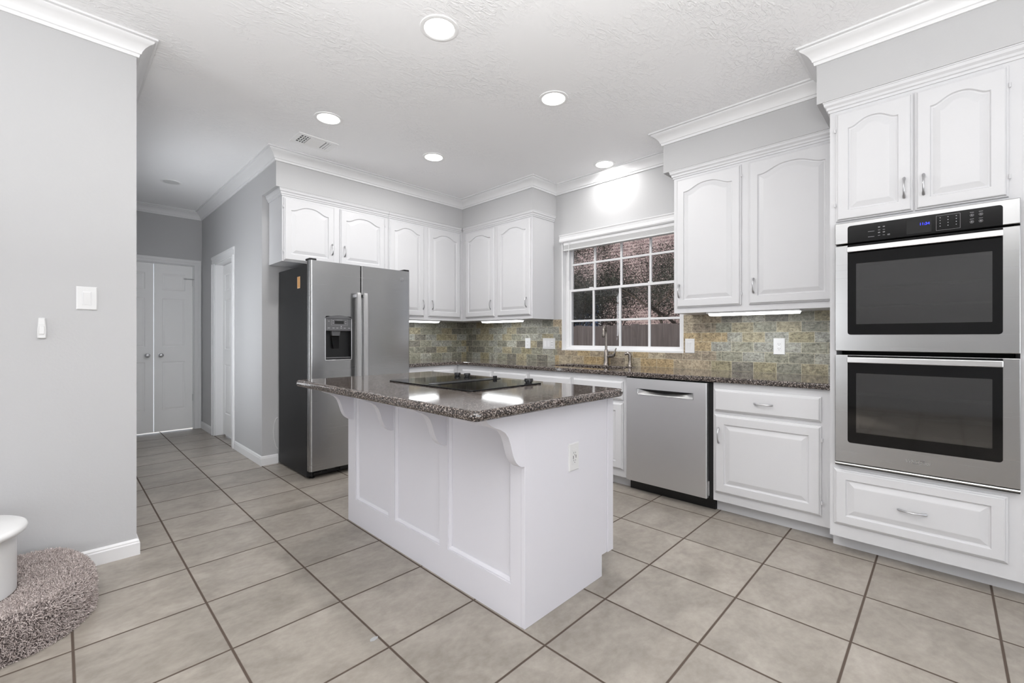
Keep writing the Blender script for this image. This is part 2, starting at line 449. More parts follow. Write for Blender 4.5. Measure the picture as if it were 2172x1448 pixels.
crown = [(0, -.098), (.010, -.098), (.013, -.088), (.013, -.082), (.019, -.079), (.023, -.066), (.034, -.048), (.051, -.032), (.066, -.024), (.070, -.019), (.070, -.013), (.084, -.010), (.084, 0), (0, 0)]
path = [(-3.63, 3.15), (.295, 3.15), (.295, 6.95), (1.305, 6.95), (1.305, 4.12), (3.36, 4.12), (3.36, 3.0), (WX, 3.0), (WX, 1.605), (3.36, 1.605), (3.36, .515), (2.97, .515), (2.97, -1.0)]
full = sweep(path, crown, z0=CZ); npf = len(crown)
def crown_part(i0, i1, name):
    rings = [full.v[i * npf:(i + 1) * npf] for i in range(i0, i1 + 1)]
    struct(MB().loops(rings).build(name, M['trim'], smooth=True, angle=30))
crown_part(0, 2, 'trim_1'); crown_part(2, 4, 'trim_2'); crown_part(4, 7, 'trim_3'); crown_part(7, 8, 'trim_4'); crown_part(8, 12, 'trim_5')
bprof = [(0, 0), (.014, 0), (.014, .064), (.011, .070), (.011, .076), (.006, .084), (0, .086)]
struct(sweep([(-3.63, 3.15), (.295, 3.15), (.295, 6.95)], bprof).build('baseboard_left', M['trim']))
struct(sweep([(1.305, 6.95), (1.305, 6.372)], bprof).build('baseboard_hall', M['trim']))
struct(sweep([(1.305, 5.39), (1.305, WY), (1.44, WY)], bprof).build('baseboard_back', M['trim']))

# door casings: stepped flat moulding round an opening
def casing(name, place):
    mb = MB()
    place(mb)
    struct(mb.build(name, M['trim'], bevel=.003))
def c_end(mb):
    for x0, x1, d in ((.33, .40, .012), (1.222, 1.297, .012), (.335, .365, .018), (1.262, 1.292, .018)):
        mb.box(x0, x1, 6.95 - d, 6.95, 0, 2.112)
    mb.box(.33, 1.297, 6.938, 6.95, 2.105, 2.178); mb.box(.335, 1.292, 6.932, 6.95, 2.14, 2.173)
    mb.box(.40, .412, 6.95, 7.07, 0, 2.105); mb.box(1.21, 1.222, 6.95, 7.07, 0, 2.105); mb.box(.40, 1.222, 6.95, 7.07, 2.093, 2.105)
casing('trim_6', c_end)
def c_side(mb):
    for y0, y1, d in ((5.395, 5.487, .012), (6.273, 6.365, .012), (5.40, 5.43, .02), (6.33, 6.36, .02)):
        mb.box(1.305 - d, 1.305, y0, y1, 0, 2.06)
    mb.box(1.293, 1.305, 5.395, 6.365, 2.058, 2.148); mb.box(1.285, 1.305, 5.40, 6.36, 2.113, 2.143)
    mb.box(1.305, 1.42, 5.485, 5.497, 0, 2.06); mb.box(1.305, 1.42, 6.263, 6.275, 0, 2.06); mb.box(1.305, 1.42, 5.485, 6.275, 2.048, 2.06)
casing('trim_7', c_side)

def panel_leaf(w, h, cols, rows, t=.034):
    """Moulded door leaf: local x 0..w, y 0 front to t back, z 0..h. ROWS are (z0,z1) fractions from the top."""
    mb = MB(); d = .007
    mb.box(0, w, d, t, 0, h)
    zs = sorted(((h * (1 - b), h * (1 - a)) for a, b in rows))
    edges = [0.0]
    for c0, c1 in cols: edges += [c0 * w, c1 * w]
    edges.append(w)
    for i in range(0, len(edges), 2): mb.box(edges[i], edges[i + 1], 0, d, 0, h)
    for c0, c1 in cols:
        x0, x1 = c0 * w, c1 * w; prev = 0.0
        for z0, z1 in zs + [(h, h)]:
            mb.box(x0, x1, 0, d, prev, z0); prev = z1
        for z0, z1 in zs:
            def ring(i, y): return [(x0 + i, y, z0 + i), (x1 - i, y, z0 + i), (x1 - i, y, z1 - i), (x0 + i, y, z1 - i)]
            mb.loops([ring(0, 0), ring(.008, .006), ring(.012, .006)], False, False)
            mb.loops([ring(.012, .0065), ring(.03, .001)], False, True)
    return mb
rows3 = [(.055, .155), (.205, .495), (.585, .875)]
lf = panel_leaf(.397, 2.075, [(.20, .80)], rows3).build('door_1', M['door'], loc=(.414, 6.955, .016)); struct(lf)
rf = panel_leaf(.390, 2.075, [(.20, .80)], rows3).build('door_2', M['door'], loc=(.817, 6.955, .016)); struct(rf)
kn = [(.026, 0), (.026, -.004), (.010, -.008), (.009, -.028), (.020, -.036), (.026, -.046), (.024, -.056), (.012, -.062), (.001, -.063)]
MB().lathe(kn, (.397 - .062, 0, .945), 24, 'y').build('knob', M['chrome'], lf, smooth=True)
MB().lathe(kn, (.062, 0, .945), 24, 'y').build('knob', M['chrome'], rf, smooth=True)
for hz in (.35, 1.83): MB().box(.386, .394, -.006, .004, hz, hz + .085).build('hinge', M['chrome'], rf)
mb = MB(); mb.box(.30, .405, -.008, -.002, 1.905, 1.917); mb.tube([(.30, -.01, 1.911), (.40, -.01, 1.911)], .005, 8)
mb.box(.295, .325, -.010, 0, 1.902, 1.920)
mb.build('slide_bolt', M['chrome'], rf)
d3 = panel_leaf(.766, 2.02, [(.13, .44), (.56, .87)], rows3).build('door_3', M['door'], loc=(1.386, 6.263, .02), rot=R90); struct(d3)
MB().lathe(kn, (.70, 0, .92), 20, 'y').build('knob', M['chrome'], d3, smooth=True)

# kitchen window: jamb liner, double-hung sashes with muntins, panes
win = bpy.data.objects.new('window_1', None); COL.objects.link(win); win.location = (3.83, 2.26, 1.045); struct(win)
Y0, Y1, Z0, Z1 = 1.60, 2.92, 1.045, 2.235
def wy(mb, *b):   # world box, shifted to the window's own origin
    return mb.box(b[0] - 3.83, b[1] - 3.83, b[2] - 2.26, b[3] - 2.26, b[4] - 1.045, b[5] - 1.045)
mb = MB(); wy(mb, WX - .001, 3.80, Y1 - .012, Y1 - .0005, Z0 + .008, Z1 - .012); wy(mb, WX - .001, 3.80, Y0 + .0005, Y0 + .012, Z0 + .008, Z1 - .012); wy(mb, WX - .0015, 3.80, Y0 + .0005, Y1 - .0005, Z1 - .012, Z1 - .0005); wy(mb, WX - .004, 3.80, Y0 + .0005, Y1 - .0005, Z0 + .0005, Z0 + .008)
mb.build('jamb', M['trim'], win)
mb = MB()
for b in ((3.80, 3.88, 2.868, 2.9195, 1.078, 2.19), (3.80, 3.88, 1.6005, 1.652, 1.078, 2.19), (3.798, 3.88, 1.6005, 2.9195, Z0 + .0085, 1.078), (3.798, 3.88, 1.6005, 2.9195, 2.19, Z1 - .0005)): wy(mb, *b)
mb.build('window_frame', M['trim'], win, bevel=.004)
def sash(z0, z1, zm, x):
    m = MB()
    wy(m, x - .012, x + .012, 2.850, 2.870, z0, z1); wy(m, x - .012, x + .012, 1.650, 1.670, z0, z1)
    wy(m, x - .014, x + .014, 1.652, 2.868, z0, z0 + .024); wy(m, x - .014, x + .014, 1.652, 2.868, z1 - .024, z1)
    for y in (2.573, 2.267, 1.960): wy(m, x - .0085, x + .0085, y - .010, y + .010, z0 + .002, z1 - .002)
    wy(m, x - .0095, x + .0095, 1.654, 2.866, zm - .010, zm + .010)
    s = m.build('sash', M['trim'], win)
    p = MB(); wy(p, x + .0, x + .003, 1.66, 2.86, z0 + .01, z1 - .01); p.build('pane', M['pane'], s)
    return s
sash(1.662, 2.205, 1.953, 3.85); sash(1.072, 1.688, 1.354, 3.826)
mb = MB()
for y in (2.60, 1.95): wy(mb, 3.812, 3.828, y - .02, y + .02, 1.688, 1.698)
mb.build('sash_lock', M['trim'], win)

# blind: valance, stacked slats, wand
bl = thing('window_blind', 'white raised blind with moulded valance above the kitchen sink window', 'blind', (3.72, 2.26, 2.10))
vp = [(0, .155), (-.030, .155), (-.030, .148), (-.022, .140), (-.022, .115), (-.027, .108), (-.027, .088), (-.018, .078), (0, .078)]
mb = MB().loops([[(x, y, z) for x, z in vp] for y in (-.68, .66)]); mb.build('valance', M['trim'], bl)
mb = MB().box(.0, .045, -.64, .625, .048, .10)
mb.build('headrail', M['trim'], bl)
mb = MB()
for i in range(9): mb.box(-.006, .046, -.635, .62, .004 + i * .0052, .0075 + i * .0052)
mb.build('slats', M['plastic'], bl)
MB().box(-.008, .048, -.635, .62, -.012, .003).build('bottom_rail', M['plastic'], bl, bevel=.003)
MB().tube([(-.014, .54, .10), (-.014, .543, -.10), (-.014, .545, -.25), (-.014, .546, -.33)], [.0035, .0035, .005, .005], 8).build('wand', M['plastic'], bl, smooth=True)

# backsplash tiles
mb = MB().box(3.732, WX, 2.92, 4.492, .914, 1.372).box(3.732, WX, 1.60, 2.92, .914, 1.045).box(3.732, WX, .46, 1.60, .914, 1.372)
struct(mb.build('wall_tile_right', M['tile_r']))
struct(MB().box(2.42, 3.74, 4.492, WY, .914, 1.372).build('wall_tile_back', M['tile_b']))

# ------------------------------------------------------------------ cabinet kit
def pull(parent, loc, vertical=True, ln=.10):
    pts = []; rad = []
    for i in range(13):
        t = i / 12; a = (t - .5) * ln; o = -.002 - .024 * math.sin(PI * t) ** .6
        pts.append((0, o, a) if vertical else (a, o, 0)); rad.append(.0040 if 1 < i < 11 else .0060)
    return MB().tube(pts, rad, 8).build('handle', M['chrome'], parent, loc, smooth=True)

def front(root, name, x0, x1, z0, z1, arch=.0, panel=True, fw=.062, t=.02, mat='white', rise=None):
    """Moulded cabinet front: local face at y = -t, optional raised panel with a cathedral top."""
    w, h = x1 - x0, z1 - z0; N = 24
    def rect(i, y):
        lp = [(i, y, i), (w - i, y, i), (w - i, y, h - i)]
        lp += [(w - i - (w - 2 * i) * k / N, y, h - i) for k in range(1, N)]
        return lp + [(i, y, h - i)]
    def opening(i, y):
        a = fw + i; b = w - fw - i; r = arch
        def top(s):  # s -1..1
            if r <= 0: return h - fw - i
            q = min(1.0, abs(s) / .93)
            return h - fw - r - i + r * .5 * (1 + math.cos(PI * q ** 1.35))
        lp = [(a, y, fw + i), (b, y, fw + i), (b, y, top(1))]
        lp += [(b - (b - a) * k / N, y, top(1 - 2 * k / N)) for k in range(1, N)]
        return lp + [(a, y, top(-1))]
    L = [rect(0, 0), rect(0, -t * .45), rect(.003, -t * .55), rect(.007, -t * .62), rect(.010, -t * .92), rect(.014, -t)]
    if panel:
        L += [opening(0, -t), opening(.004, -t * .60), opening(.010, -t * .55), opening(.036, -t * .93), opening(.040, -t * .95)]
    o = MB().loops(L).build(name, M[mat], root, (x0, 0, z0))
    return o
def hinges(door, side_x, zs):
    for z in zs:
        MB().tube([(side_x, -.014, z - .010), (side_x, -.014, z + .010)], .004, 8).build('hinge', M['white'], door)
def upper(name, label, loc, rot, w, d, z0, doors, group='white upper cabinets', side_l=False, side_r=False, m0=0.0, m1=None):
    r = thing(name, label, 'cabinet', loc, rot, group)
    MB().box(0, w, 0, d, z0, 2.484).build('carcass', M['white'], r, bevel=.0015)
    for (x0, x1, zb, zt, hx, hz, hinge_side) in doors:
        dd = front(r, 'door', x0, x1, zb, zt, arch=.046, fw=.058)
        pull(dd, (hx - x0, -.02, hz - zb))
        hinges(dd, -.003 if hinge_side == 'L' else (x1 - x0) + .003, (.08, zt - zb - .08))
    prof = [(0, 2.424), (.006, 2.424), (.008, 2.436), (.014, 2.440), (.015, 2.452), (.024, 2.462), (.026, 2.476), (.029, 2.478), (.029, 2.4835), (0, 2.4835)]
    p = [(m0, 0), (w if m1 is None else m1, 0)]
    if side_l: p = [(0, d)] + p
    if side_r: p = p + [(w, d)]
    sweep(p, prof, True).build('crown_molding', M['white'], r, smooth=True, angle=25)
    return r

# upper cabinets on the refrigerator wall (local x = world x - x0)
YU = 4.15
u = 1.362
upper('upper_cabinet', 'white wall cabinet with two short arched doors over the refrigerator', (u, YU, 0), 0, 2.392 - u, WY - YU - .002, 1.850,
      [(1.370 - u + .004, 1.822 - u, 1.858, 2.408, 1.797 - u, 2.005, 'L'), (1.878 - u, 2.349 - u, 1.858, 2.408, 1.918 - u, 2.005, 'R')], side_l=True)
u = 2.394
upper('upper_cabinet', 'tall white wall cabinet right of the refrigerator, running into the corner', (u, YU, 0), 0, 3.388 - u, WY - YU - .002, 1.374,
      [(2.402 - u, 2.831 - u, 1.412, 2.408, 2.814 - u, 1.545, 'L'), (2.889 - u, 3.345 - u, 1.412, 2.408, 2.935 - u, 1.545, 'R')], m1=3.358 - u)
XU = 3.39
v = 4.498
upper('upper_cabinet', 'tall white wall cabinet between the corner and the sink window', (XU, v, 0), R90, v - 3.025, WX - XU - .002, 1.374,
      [(v - 4.085, v - 3.585, 1.412, 2.408, v - 3.632, 1.545, 'L'), (v - 3.535, v - 3.048, 1.412, 2.408, v - 3.093, 1.545, 'R')], side_r=True, m0=v - 4.119)
v = 1.530
upper('upper_cabinet', 'tall white wall cabinet between the sink window and the double oven', (XU, v, 0), R90, v - .465, WX - XU - .002, 1.368,
      [(v - 1.505, v - 1.035, 1.410, 2.408, v - 1.480, 1.540, 'R'), (v - .985, v - .480, 1.410, 2.408, v - .951, 1.540, 'R')], side_l=True)

# tall oven cabinet: carcass round the oven, two arched doors above, drawer below
XT = 3.0; v = .458; tw = v + .36
tower = thing('oven_cabinet', 'tall white cabinet housing the double oven, arched doors above and drawer below', 'cabinet', (XT, v, 0), R90)
mb = MB().box(0, tw, 0, .735, 1.80, 2.484).box(0, tw, 0, .735, .085, .482).box(0, .03, 0, .735, .482, 1.80).box(.70, tw, 0, .735, .482, 1.80).box(.03, .70, .70, .735, .482, 1.80)
mb.build('carcass', M['white'], tower)
MB().box(0, tw, .10, .735, 0, .085).build('toe_kick', M['white'], tower)
for x0, x1, hx, hs in ((v - .430, v - .114, v - .147, 'L'), (v - .107, v + .207, v - .075, 'R')):
    dd = front(tower, 'door', x0, x1, 1.814, 2.406, arch=.037, fw=.055)
    pull(dd, (hx - x0, -.02, .12)); hinges(dd, -.003 if hs == 'L' else (x1 - x0) + .003, (.09, .50))
dd = front(tower, 'drawer', v - .438, v + .205, .157, .460, fw=.052); pull(dd, (v - .117 - (v - .438), -.02, .150), False, .105)
prof = [(0, 2.424), (.006, 2.424), (.008, 2.436), (.014, 2.440), (.015, 2.452), (.024, 2.462), (.026, 2.476), (.029, 2.478), (.029, 2.4835), (0, 2.4835)]
sweep([(0, .36), (0, 0), (tw, 0)], prof, True).build('crown_molding', M['white'], tower, smooth=True, angle=25)

# base cabinets
_last_carcass = [None]
def base(label, loc, rot, w, d, fronts, toe=.07, x_toe=(0, None)):
    r = thing('base_cabinet', label, 'cabinet', loc, rot, 'white base cabinets')
    _last_carcass[0] = MB().box(0, w, 0, d, .082, .877).build('carcass', M['white'], r, bevel=.0015)
    MB().box(x_toe[0], x_toe[1] or w, toe, d, 0, .082).build('toe_kick', M['white'], r)
    for kind, x0, x1, z0, z1, h in fronts:
        f = front(r, kind, x0, x1, z0, z1, panel=(kind == 'door'), fw=.06)
        if h: pull(f, (h[0] - x0, -.02, h[1] - z0), kind == 'door', .10)
        if kind == 'door': hinges(f, (x1 - x0) + .003, (.08, z1 - z0 - .08))
    return r
XB = 3.095; v = 1.122
base('white base cabinet with one wide drawer and one door between dishwasher and oven', (XB, v, 0), R90, v - .462, WX - XB - .002,
     [('drawer', v - 1.112, v - .512, .688, .834, (v - .813, .760)), ('door', v - 1.110, v - .512, .142, .664, (v - 1.080, .527))])
v = 2.807
base('white sink base cabinet left of the dishwasher', (XB, v, 0), R90, v - 1.778, WX - XB - .002,
     [('drawer_front', v - 2.792, v - 2.312, .688, .834, None), ('drawer_front', v - 2.283, v - 1.805, .688, .834, None),
      ('door', v - 2.792, v - 2.312, .142, .664, (v - 2.35, .58)), ('door', v - 2.283, v - 1.805, .142, .664, (v - 2.25, .58))])
cut(_last_carcass[0], MB().box(.07, 1.0, .10, .60, .60, .90))
v = 4.488
base('white base cabinet between the sink base and the room corner', (XB, v, 0), R90, v - 2.809, WX - XB - .002,
     [('drawer', v - 3.782, v - 3.316, .688, .834, None), ('drawer', v - 3.281, v - 2.825, .688, .834, None),
      ('door', v - 3.782, v - 3.316, .142, .664, (v - 3.35, .58)), ('door', v - 3.281, v - 2.825, .142, .664, (v - 3.25, .58))])
u = 2.432
base('white base cabinet between the refrigerator and the corner', (u, 3.875, 0), 0, XB - .002 - u, .613,
     [('drawer', 2.442 - u, 2.737 - u, .688, .834, None), ('drawer', 2.757 - u, 3.035 - u, .688, .834, None),
      ('door', 2.442 - u, 2.737 - u, .142, .664, (.27, .58)), ('door', 2.757 - u, 3.035 - u, .142, .664, (2.80 - u, .58))])

# L-shaped granite worktop with the sink hole
XC = 3.066; YC = 3.846
poly = [(2.425, YC), (XC - .012, YC), (XC, YC - .012), (XC, .462), (3.731, .462), (3.731, 4.491), (2.425, 4.491)]
ct = MB().prism(poly, .8785, .914).build('countertop', M['granite'], bevel=.010, seg=3)
def rrect(x0, x1, y0, y1, r, n=6):
    out = []
    for cx_, cy_, a0 in ((x1 - r, y1 - r, 0), (x0 + r, y1 - r, PI / 2), (x0 + r, y0 + r, PI), (x1 - r, y0 + r, 1.5 * PI)):
        out += [(cx_ + r * math.cos(a0 + PI / 2 * k / n), cy_ + r * math.sin(a0 + PI / 2 * k / n)) for k in range(n + 1)]
    return out
cut(ct, MB().prism(rrect(3.245, 3.612, 1.965, 2.715, .06), .80, 1.0))
tag(ct, 'L-shaped speckled brown granite worktop running under the window to the refrigerator', 'countertop')
sk = thing('sink', 'stainless undermount sink set in the granite below the window', 'sink', (3.43, 2.34, .70))
o_ = rrect(-.185, .183, -.376, .376, .06); i_ = rrect(-.160, .158, -.351, .351, .05)
L = [[(x, y, .178) for x, y in o_], [(x, y, .176) for x, y in rrect(-.181, .179, -.372, .372, .06)], [(x * .97, y * .99, .02) for x, y in o_], [(x * .90, y * .95, .002) for x, y in o_]]
MB().loops(L, False, True).build('basin', M['steel'], sk, smooth=True)
MB().lathe([(.04, .004), (.038, .007), (.02, .005), (.001, .005)], (0, 0, 0), 24).build('drain', M['chrome'], sk, smooth=True)

# faucet with gooseneck, and the side sprayer
fa = thing('faucet', 'brushed nickel gooseneck faucet with side lever behind the sink', 'faucet', (3.668, 2.327, .914))
MB().lathe([(.030, 0), (.030, .006), (.025, .012), (.023, .05), (.022, .13), (.018, .137), (.016, .150)], n=24).build('body', M['nickel'], fa, smooth=True)
dx, dy = -.92, -.39
pts = [(0, 0, .14), (0, 0, .22), (0, 0, .30)]; R_ = .070
for i in range(1, 13):
    a = PI * i / 12 * .93; q = R_ * (1 - math.cos(a)); pts.append((dx * q, dy * q, .305 + R_ * math.sin(a)))
e = pts[-1]; pts += [(e[0] + dx * .004, e[1] + dy * .004, e[2] - .025)]
MB().tube(pts, .0115, 14).build('spout', M['nickel'], fa, smooth=True)
ee = pts[-1]; MB().lathe([(.0125, .014), (.0155, .004), (.0165, -.026), (.0135, -.030), (.0135, -.030)], ee, 18).build('spray_head', M['nickel'], fa, smooth=True)
MB().tube([(0, -.015, .085), (0, -.045, .088), (-.002, -.072, .090), (-.004, -.090, .100), (-.005, -.098, .125), (-.004, -.104, .150), (-.002, -.112, .166)], [.016, .017, .017, .014, .008, .006, .004], 12).build('lever', M['nickel'], fa, smooth=True)
sp = thing('sink_sprayer', 'brushed nickel side sprayer standing right of the faucet', 'sprayer', (3.676, 2.078, .914))
MB().lathe([(.024, 0), (.023, .008), (.015, .020), (.014, .055), (.016, .085), (.016, .095)], n=20).build('base', M['nickel'], sp, smooth=True)
MB().tube([(0, 0, .085), (0, .002, .108), (-.004, .014, .120), (-.012, .034, .116), (-.015, .042, .108)], [.015, .016, .016, .014, .012], 12).build('head', M['nickel'], sp, smooth=True)

# ------------------------------------------------------------------ dishwasher
v = 1.776
dw = thing('dishwasher', 'stainless built-in dishwasher with a pocket handle under the worktop', 'dishwasher', (3.07, v, 0), R90)
MB().box(.004, v - 1.125, .032, .60, .086, .872).build('tub', M['dark'], dw)
MB().box(.004, v - 1.125, .075, .60, 0, .085).build('toe_panel', M['black'], dw)
dd = MB().prism([(0, 0), (.004, -.004), (.606, -.004), (.610, 0), (.610, .03), (0, .03)], 0, .783).build('door', M['steel_dark'], dw, (v - 1.766, 0, .086))
hx0, hx1 = .095, .518
NN = 20
pk = []
for k in range(NN + 1):
    t = k / NN; pk.append((hx0 + (hx1 - hx0) * t, .668 - .0))
top = [(hx0 + (hx1 - hx0) * k / NN, .706) for k in range(NN + 1)]
cut(dd, MB().box(hx0, hx1, -.02, .022, .664, .706))
sc = MB(); Lp = []
for k in range(NN + 1):
    t = k / NN; x = hx0 + (hx1 - hx0) * t; dip = max(0.0, math.sin(PI * t)) ** .7; zt = .7055 - .024 * dip
    Lp.append([(x, -.004, .664), (x, -.002, .668), (x, .004 + .006 * dip, (.668 + zt) / 2), (x, .006 + .012 * dip, zt)])
sc.loops(Lp, False, False, closed=False)
sc.build('pocket_handle', M['steel'], dd, smooth=True, angle=60)
MB().box(hx0 + .001, hx1 - .001, .0195, .0215, .665, .7055).build('pocket_back', M['dark'], dd)  # black sheet paints the shade inside the handle pocket
MB().box(hx0 - .003, hx0, -.0065, -.004, .661, .709).box(hx1, hx1 + .003, -.0065, -.004, .661, .709).box(hx0, hx1, -.0065, -.004, .661, .664).box(hx0, hx1, -.0065, -.004, .706, .709).build('handle_rim', M['chrome'], dd)
MB().box(.615, .628, .025, .04, .10, .20).build('hinge', M['chrome'], dw)

# ------------------------------------------------------------------ double wall oven
v = .430
ov = thing('double_oven', 'stainless double wall oven with black glass doors', 'oven', (2.96, v, .485), R90)
OW = .670    # width
def oz(z): return z - .485
MB().box(.004, OW - .004, .215, .69, .004, 1.306).build('body', M['dark'], ov)
MB().box(0, OW, .015, .038, 0, oz(.503)).build('vent_trim', M['black'], ov)
MB().tube([(0, .012, .012), (OW, .012, .012)], .007, 8).build('vent_strip', M['steel'], ov, smooth=True)
cp = MB().box(0, OW, .002, .038, oz(1.684), oz(1.797)).build('control_panel', M['steel'], ov, bevel=.003)
def rr_front(x0, x1, z0, z1, r, y0, y1, n=5, only_top=False, only_bot=False):
    p = []
    for (cx_, cz_, a0, on) in ((x1 - r, z1 - r, 0, not only_bot), (x0 + r, z1 - r, PI / 2, not only_bot), (x0 + r, z0 + r, PI, not only_top), (x1 - r, z0 + r, 1.5 * PI, not only_top)):
        if on: p += [(cx_ + r * math.cos(a0 + PI / 2 * k / n), cz_ + r * math.sin(a0 + PI / 2 * k / n)) for k in range(n + 1)]
        else:
            p.append((x1 if a0 in (0, 1.5 * PI) else x0, z1 if a0 in (0, PI / 2) else z0))
    return MB().prism(p, y0, y1, 'y')
gl = rr_front(.056, .617, oz(1.684), oz(1.776), .012, -.0005, .004, only_top=True).build('control_glass', M['black_gloss'], cp)
MB().box(.293, .384, -.0012, 0, oz(1.694), oz(1.762)).build('display', M['dark'], cp)
def text(s, name, mat, parent, loc, size, rx=PI / 2, rz=0.0, depth=.0004, shear=0.0):
    cu = bpy.data.curves.new(name, 'FONT'); cu.body = s; cu.size = size; cu.extrude = depth; cu.align_x = 'CENTER'; cu.align_y = 'CENTER'; cu.shear = shear
    t = bpy.data.objects.new(name, cu); COL.objects.link(t); bpy.context.view_layer.update()
    me = bpy.data.meshes.new_from_object(t.evaluated_get(bpy.context.evaluated_depsgraph_get()))
    bpy.data.objects.remove(t, do_unlink=True)
    me.materials.clear(); me.materials.append(mat)
    o = bpy.data.objects.new(name, me); COL.objects.link(o); o.parent = parent; o.location = loc; o.rotation_euler = (rx, 0, rz)
    return o
text('11:34', 'clock_digits', M['blue'], cp, (.359, -.0016, oz(1.736)), .017)
mk = MB()
def dash(x, z, w_, h_=.0012): mk.box(x - w_ / 2, x + w_ / 2, -.0010, 0, oz(z) - h_ / 2, oz(z) + h_ / 2)
for zz in (1.733, 1.705):
    dash(.155, zz, .026)
    for xx in (.187, .206):
        dash(xx, zz + .002, .009); dash(xx, zz + .0155, .007); dash(xx, zz + .0185, .007)
        for s_ in (-.0035, .0035): mk.box(xx + s_ - .0005, xx + s_ + .0005, -.001, 0, oz(zz + .0155), oz(zz + .0185))
dash(.225, 1.708, .010); dash(.225, 1.704, .010)
for xx in (.308, .328, .348, .368): dash(xx, 1.703, .012); dash(xx, 1.700, .009)
for i in range(4):
    for j, xx in enumerate((.414, .441, .469)): dash(xx, 1.755 - i * .0135, .003, .003)
for b in ((.400, .4006, 1.695, 1.765), (.4816, .4822, 1.695, 1.765)): mk.box(b[0], b[1], -.001, 0, oz(b[2]), oz(b[3]))
dash(.441, 1.765, .082, .0006); dash(.441, 1.695, .082, .0006)
for xx in (.520, .549):
    for zz in (1.747, 1.716):
        dash(xx, zz + .013, .013)
        pts = [(xx + .006 * math.cos(a * PI / 8), -.0008, oz(zz) + .006 * math.sin(a * PI / 8)) for a in range(17)]
        mk.tube(pts, .0005, 4); dash(xx, zz, .004, .004)
mk.build('button_print', M['ink'], cp)

def oven_door(z0, z1, gz0, gz1, wz0, wz1, hz0, hz1):
    d = MB().box(0, OW, .003, .038, oz(z0), oz(z1)).build('door', M['steel'], ov, bevel=.003)
    cut(d, MB().box(.092, .585, -.02, .08, oz(wz0), oz(wz1)))
    g = rr_front(.056, .617, oz(gz0), oz(z1) - .002, .014, -.001, .005, only_bot=True).build('door_glass', M['black_gloss'], d)
    cut(g, MB().box(.092, .585, -.02, .08, oz(wz0), oz(wz1)))
    MB().box(.090, .587, .0005, .003, oz(wz0) - .002, oz(wz1) + .002).build('window', M['oven_glass'], d)
    c = MB(); a0, a1, b0, b1 = .085, .592, oz(wz0) - .006, oz(wz1) + .006
    c.box(a0, a1, .19, .20, b0, b1).box(a0 - .006, a0, .0405, .20, b0, b1).box(a1, a1 + .006, .0405, .20, b0, b1).box(a0, a1, .0405, .20, b0 - .006, b0).box(a0, a1, .0405, .20, b1, b1 + .006)
    cv = c.build('cavity', M['oven_in'], d)
    rk = MB()
    for f in (.30, .62):
        zz = oz(wz0 + (wz1 - wz0) * f)
        for yy in (.06, .09, .12, .15, .18): rk.tube([(a0, yy, zz), (a1, yy, zz)], .0022, 6)
    rk.build('rack', M['chrome'], d)
    MB().box(.056, .617, -.030, -.018, oz(hz0), oz(hz1)).build('handle', M['bright'], d, bevel=.003)
    for bx0 in (.060, .598): MB().box(bx0, bx0 + .015, -.018, .0025, oz(hz0) + .004, oz(hz1) - .004).build('handle_bracket', M['steel'], d)
    return d
oven_door(1.107, 1.675, 1.194, 1.626, 1.250, 1.572, 1.632, 1.660)
d2 = oven_door(.506, 1.086, .616, 1.04, .674, .990, 1.046, 1.075)
text('Whirlpool', 'brand_lettering', M['chrome'], d2, (.334, .0015, oz(.562)), .022, shear=.12)
sw = MB()
for rx_, rz_, ph in ((.022, .006, .35),):
    pts = []
    for k in range(25):
        a = 2 * PI * k / 24; x, z = rx_ * math.cos(a), rz_ * math.sin(a)
        pts.append((.338 + x * math.cos(ph) - z * math.sin(ph), .0022, oz(.562) + x * math.sin(ph) + z * math.cos(ph)))
    sw.tube(pts, .0009, 5)
sw.build('brand_swirl', M['panel_grey'], d2)

# ------------------------------------------------------------------ refrigerator
fx0, fx1 = 1.440, 2.391
fr = thing('refrigerator', 'side by side stainless refrigerator with black sides and a water dispenser', 'refrigerator', (1.44, 3.735, 0))
FW = fx1 - fx0
MB().box(0, FW, .068, .735, .014, 1.790).build('cabinet_body', M['fridge_side'], fr, bevel=.004)
mb = MB().box(.01, FW - .01, .09, .12, .012, .066)
for i in range(8): mb.box(.05 + i * .115, .12 + i * .115, .055, .09, .026 + .01 * (i % 2), .042 + .008 * (i % 3))
mb.build('base_grille', M['black'], fr)
for x in (.045, FW - .045): MB().lathe([(.022, 0), (.022, .006), (.010, .010), (.010, .05)], (x, .075, 0), 16).build('levelling_foot', M['black'], fr, smooth=True)
def fdoor(x0, x1, rl, rr):
    w_ = x1 - x0; n = 8; pr = []
    pr += [(w_, .058)]; pr += [(0, .058)]
    for k in range(n + 1):
        a = PI + PI / 2 * k / n; pr.append((rl + rl * math.cos(a), rl + rl * math.sin(a)))
    for k in range(n + 1):
        a = 1.5 * PI + PI / 2 * k / n; pr.append((w_ - rr + rr * math.cos(a), rr + rr * math.sin(a)))
    return MB().prism(pr, .070, 1.820).build('door', M['steel'], fr, (x0, 0, 0), smooth=True, angle=50)
fd = fdoor(0, .4425, .022, .006); tag(fd, 'left door with the dispenser')
rd = fdoor(.450, FW, .006, .018)
cut(fd, rr_front(.128, .356, .992, 1.362, .012, -.05, .052))
for d_, xh in ((fd, .400), (rd, .014)):
    pts_z = [(1.572, -.046), (1.55, -.052), (1.2, -.058), (.8, -.058), (.50, -.052), (.478, -.046)]
    L = [[(xh - .021, y, z), (xh - .014, y - .010, z), (xh + .014, y - .010, z), (xh + .021, y, z)] for z, y in pts_z]
    hd = MB().loops(L).build('handle', M['bright'], d_, smooth=True, angle=50)
    for pz in (1.535, .490): MB().box(xh - .012, xh + .012, -.048, .002, pz, pz + .025).build('handle_post', M['chrome'], d_)
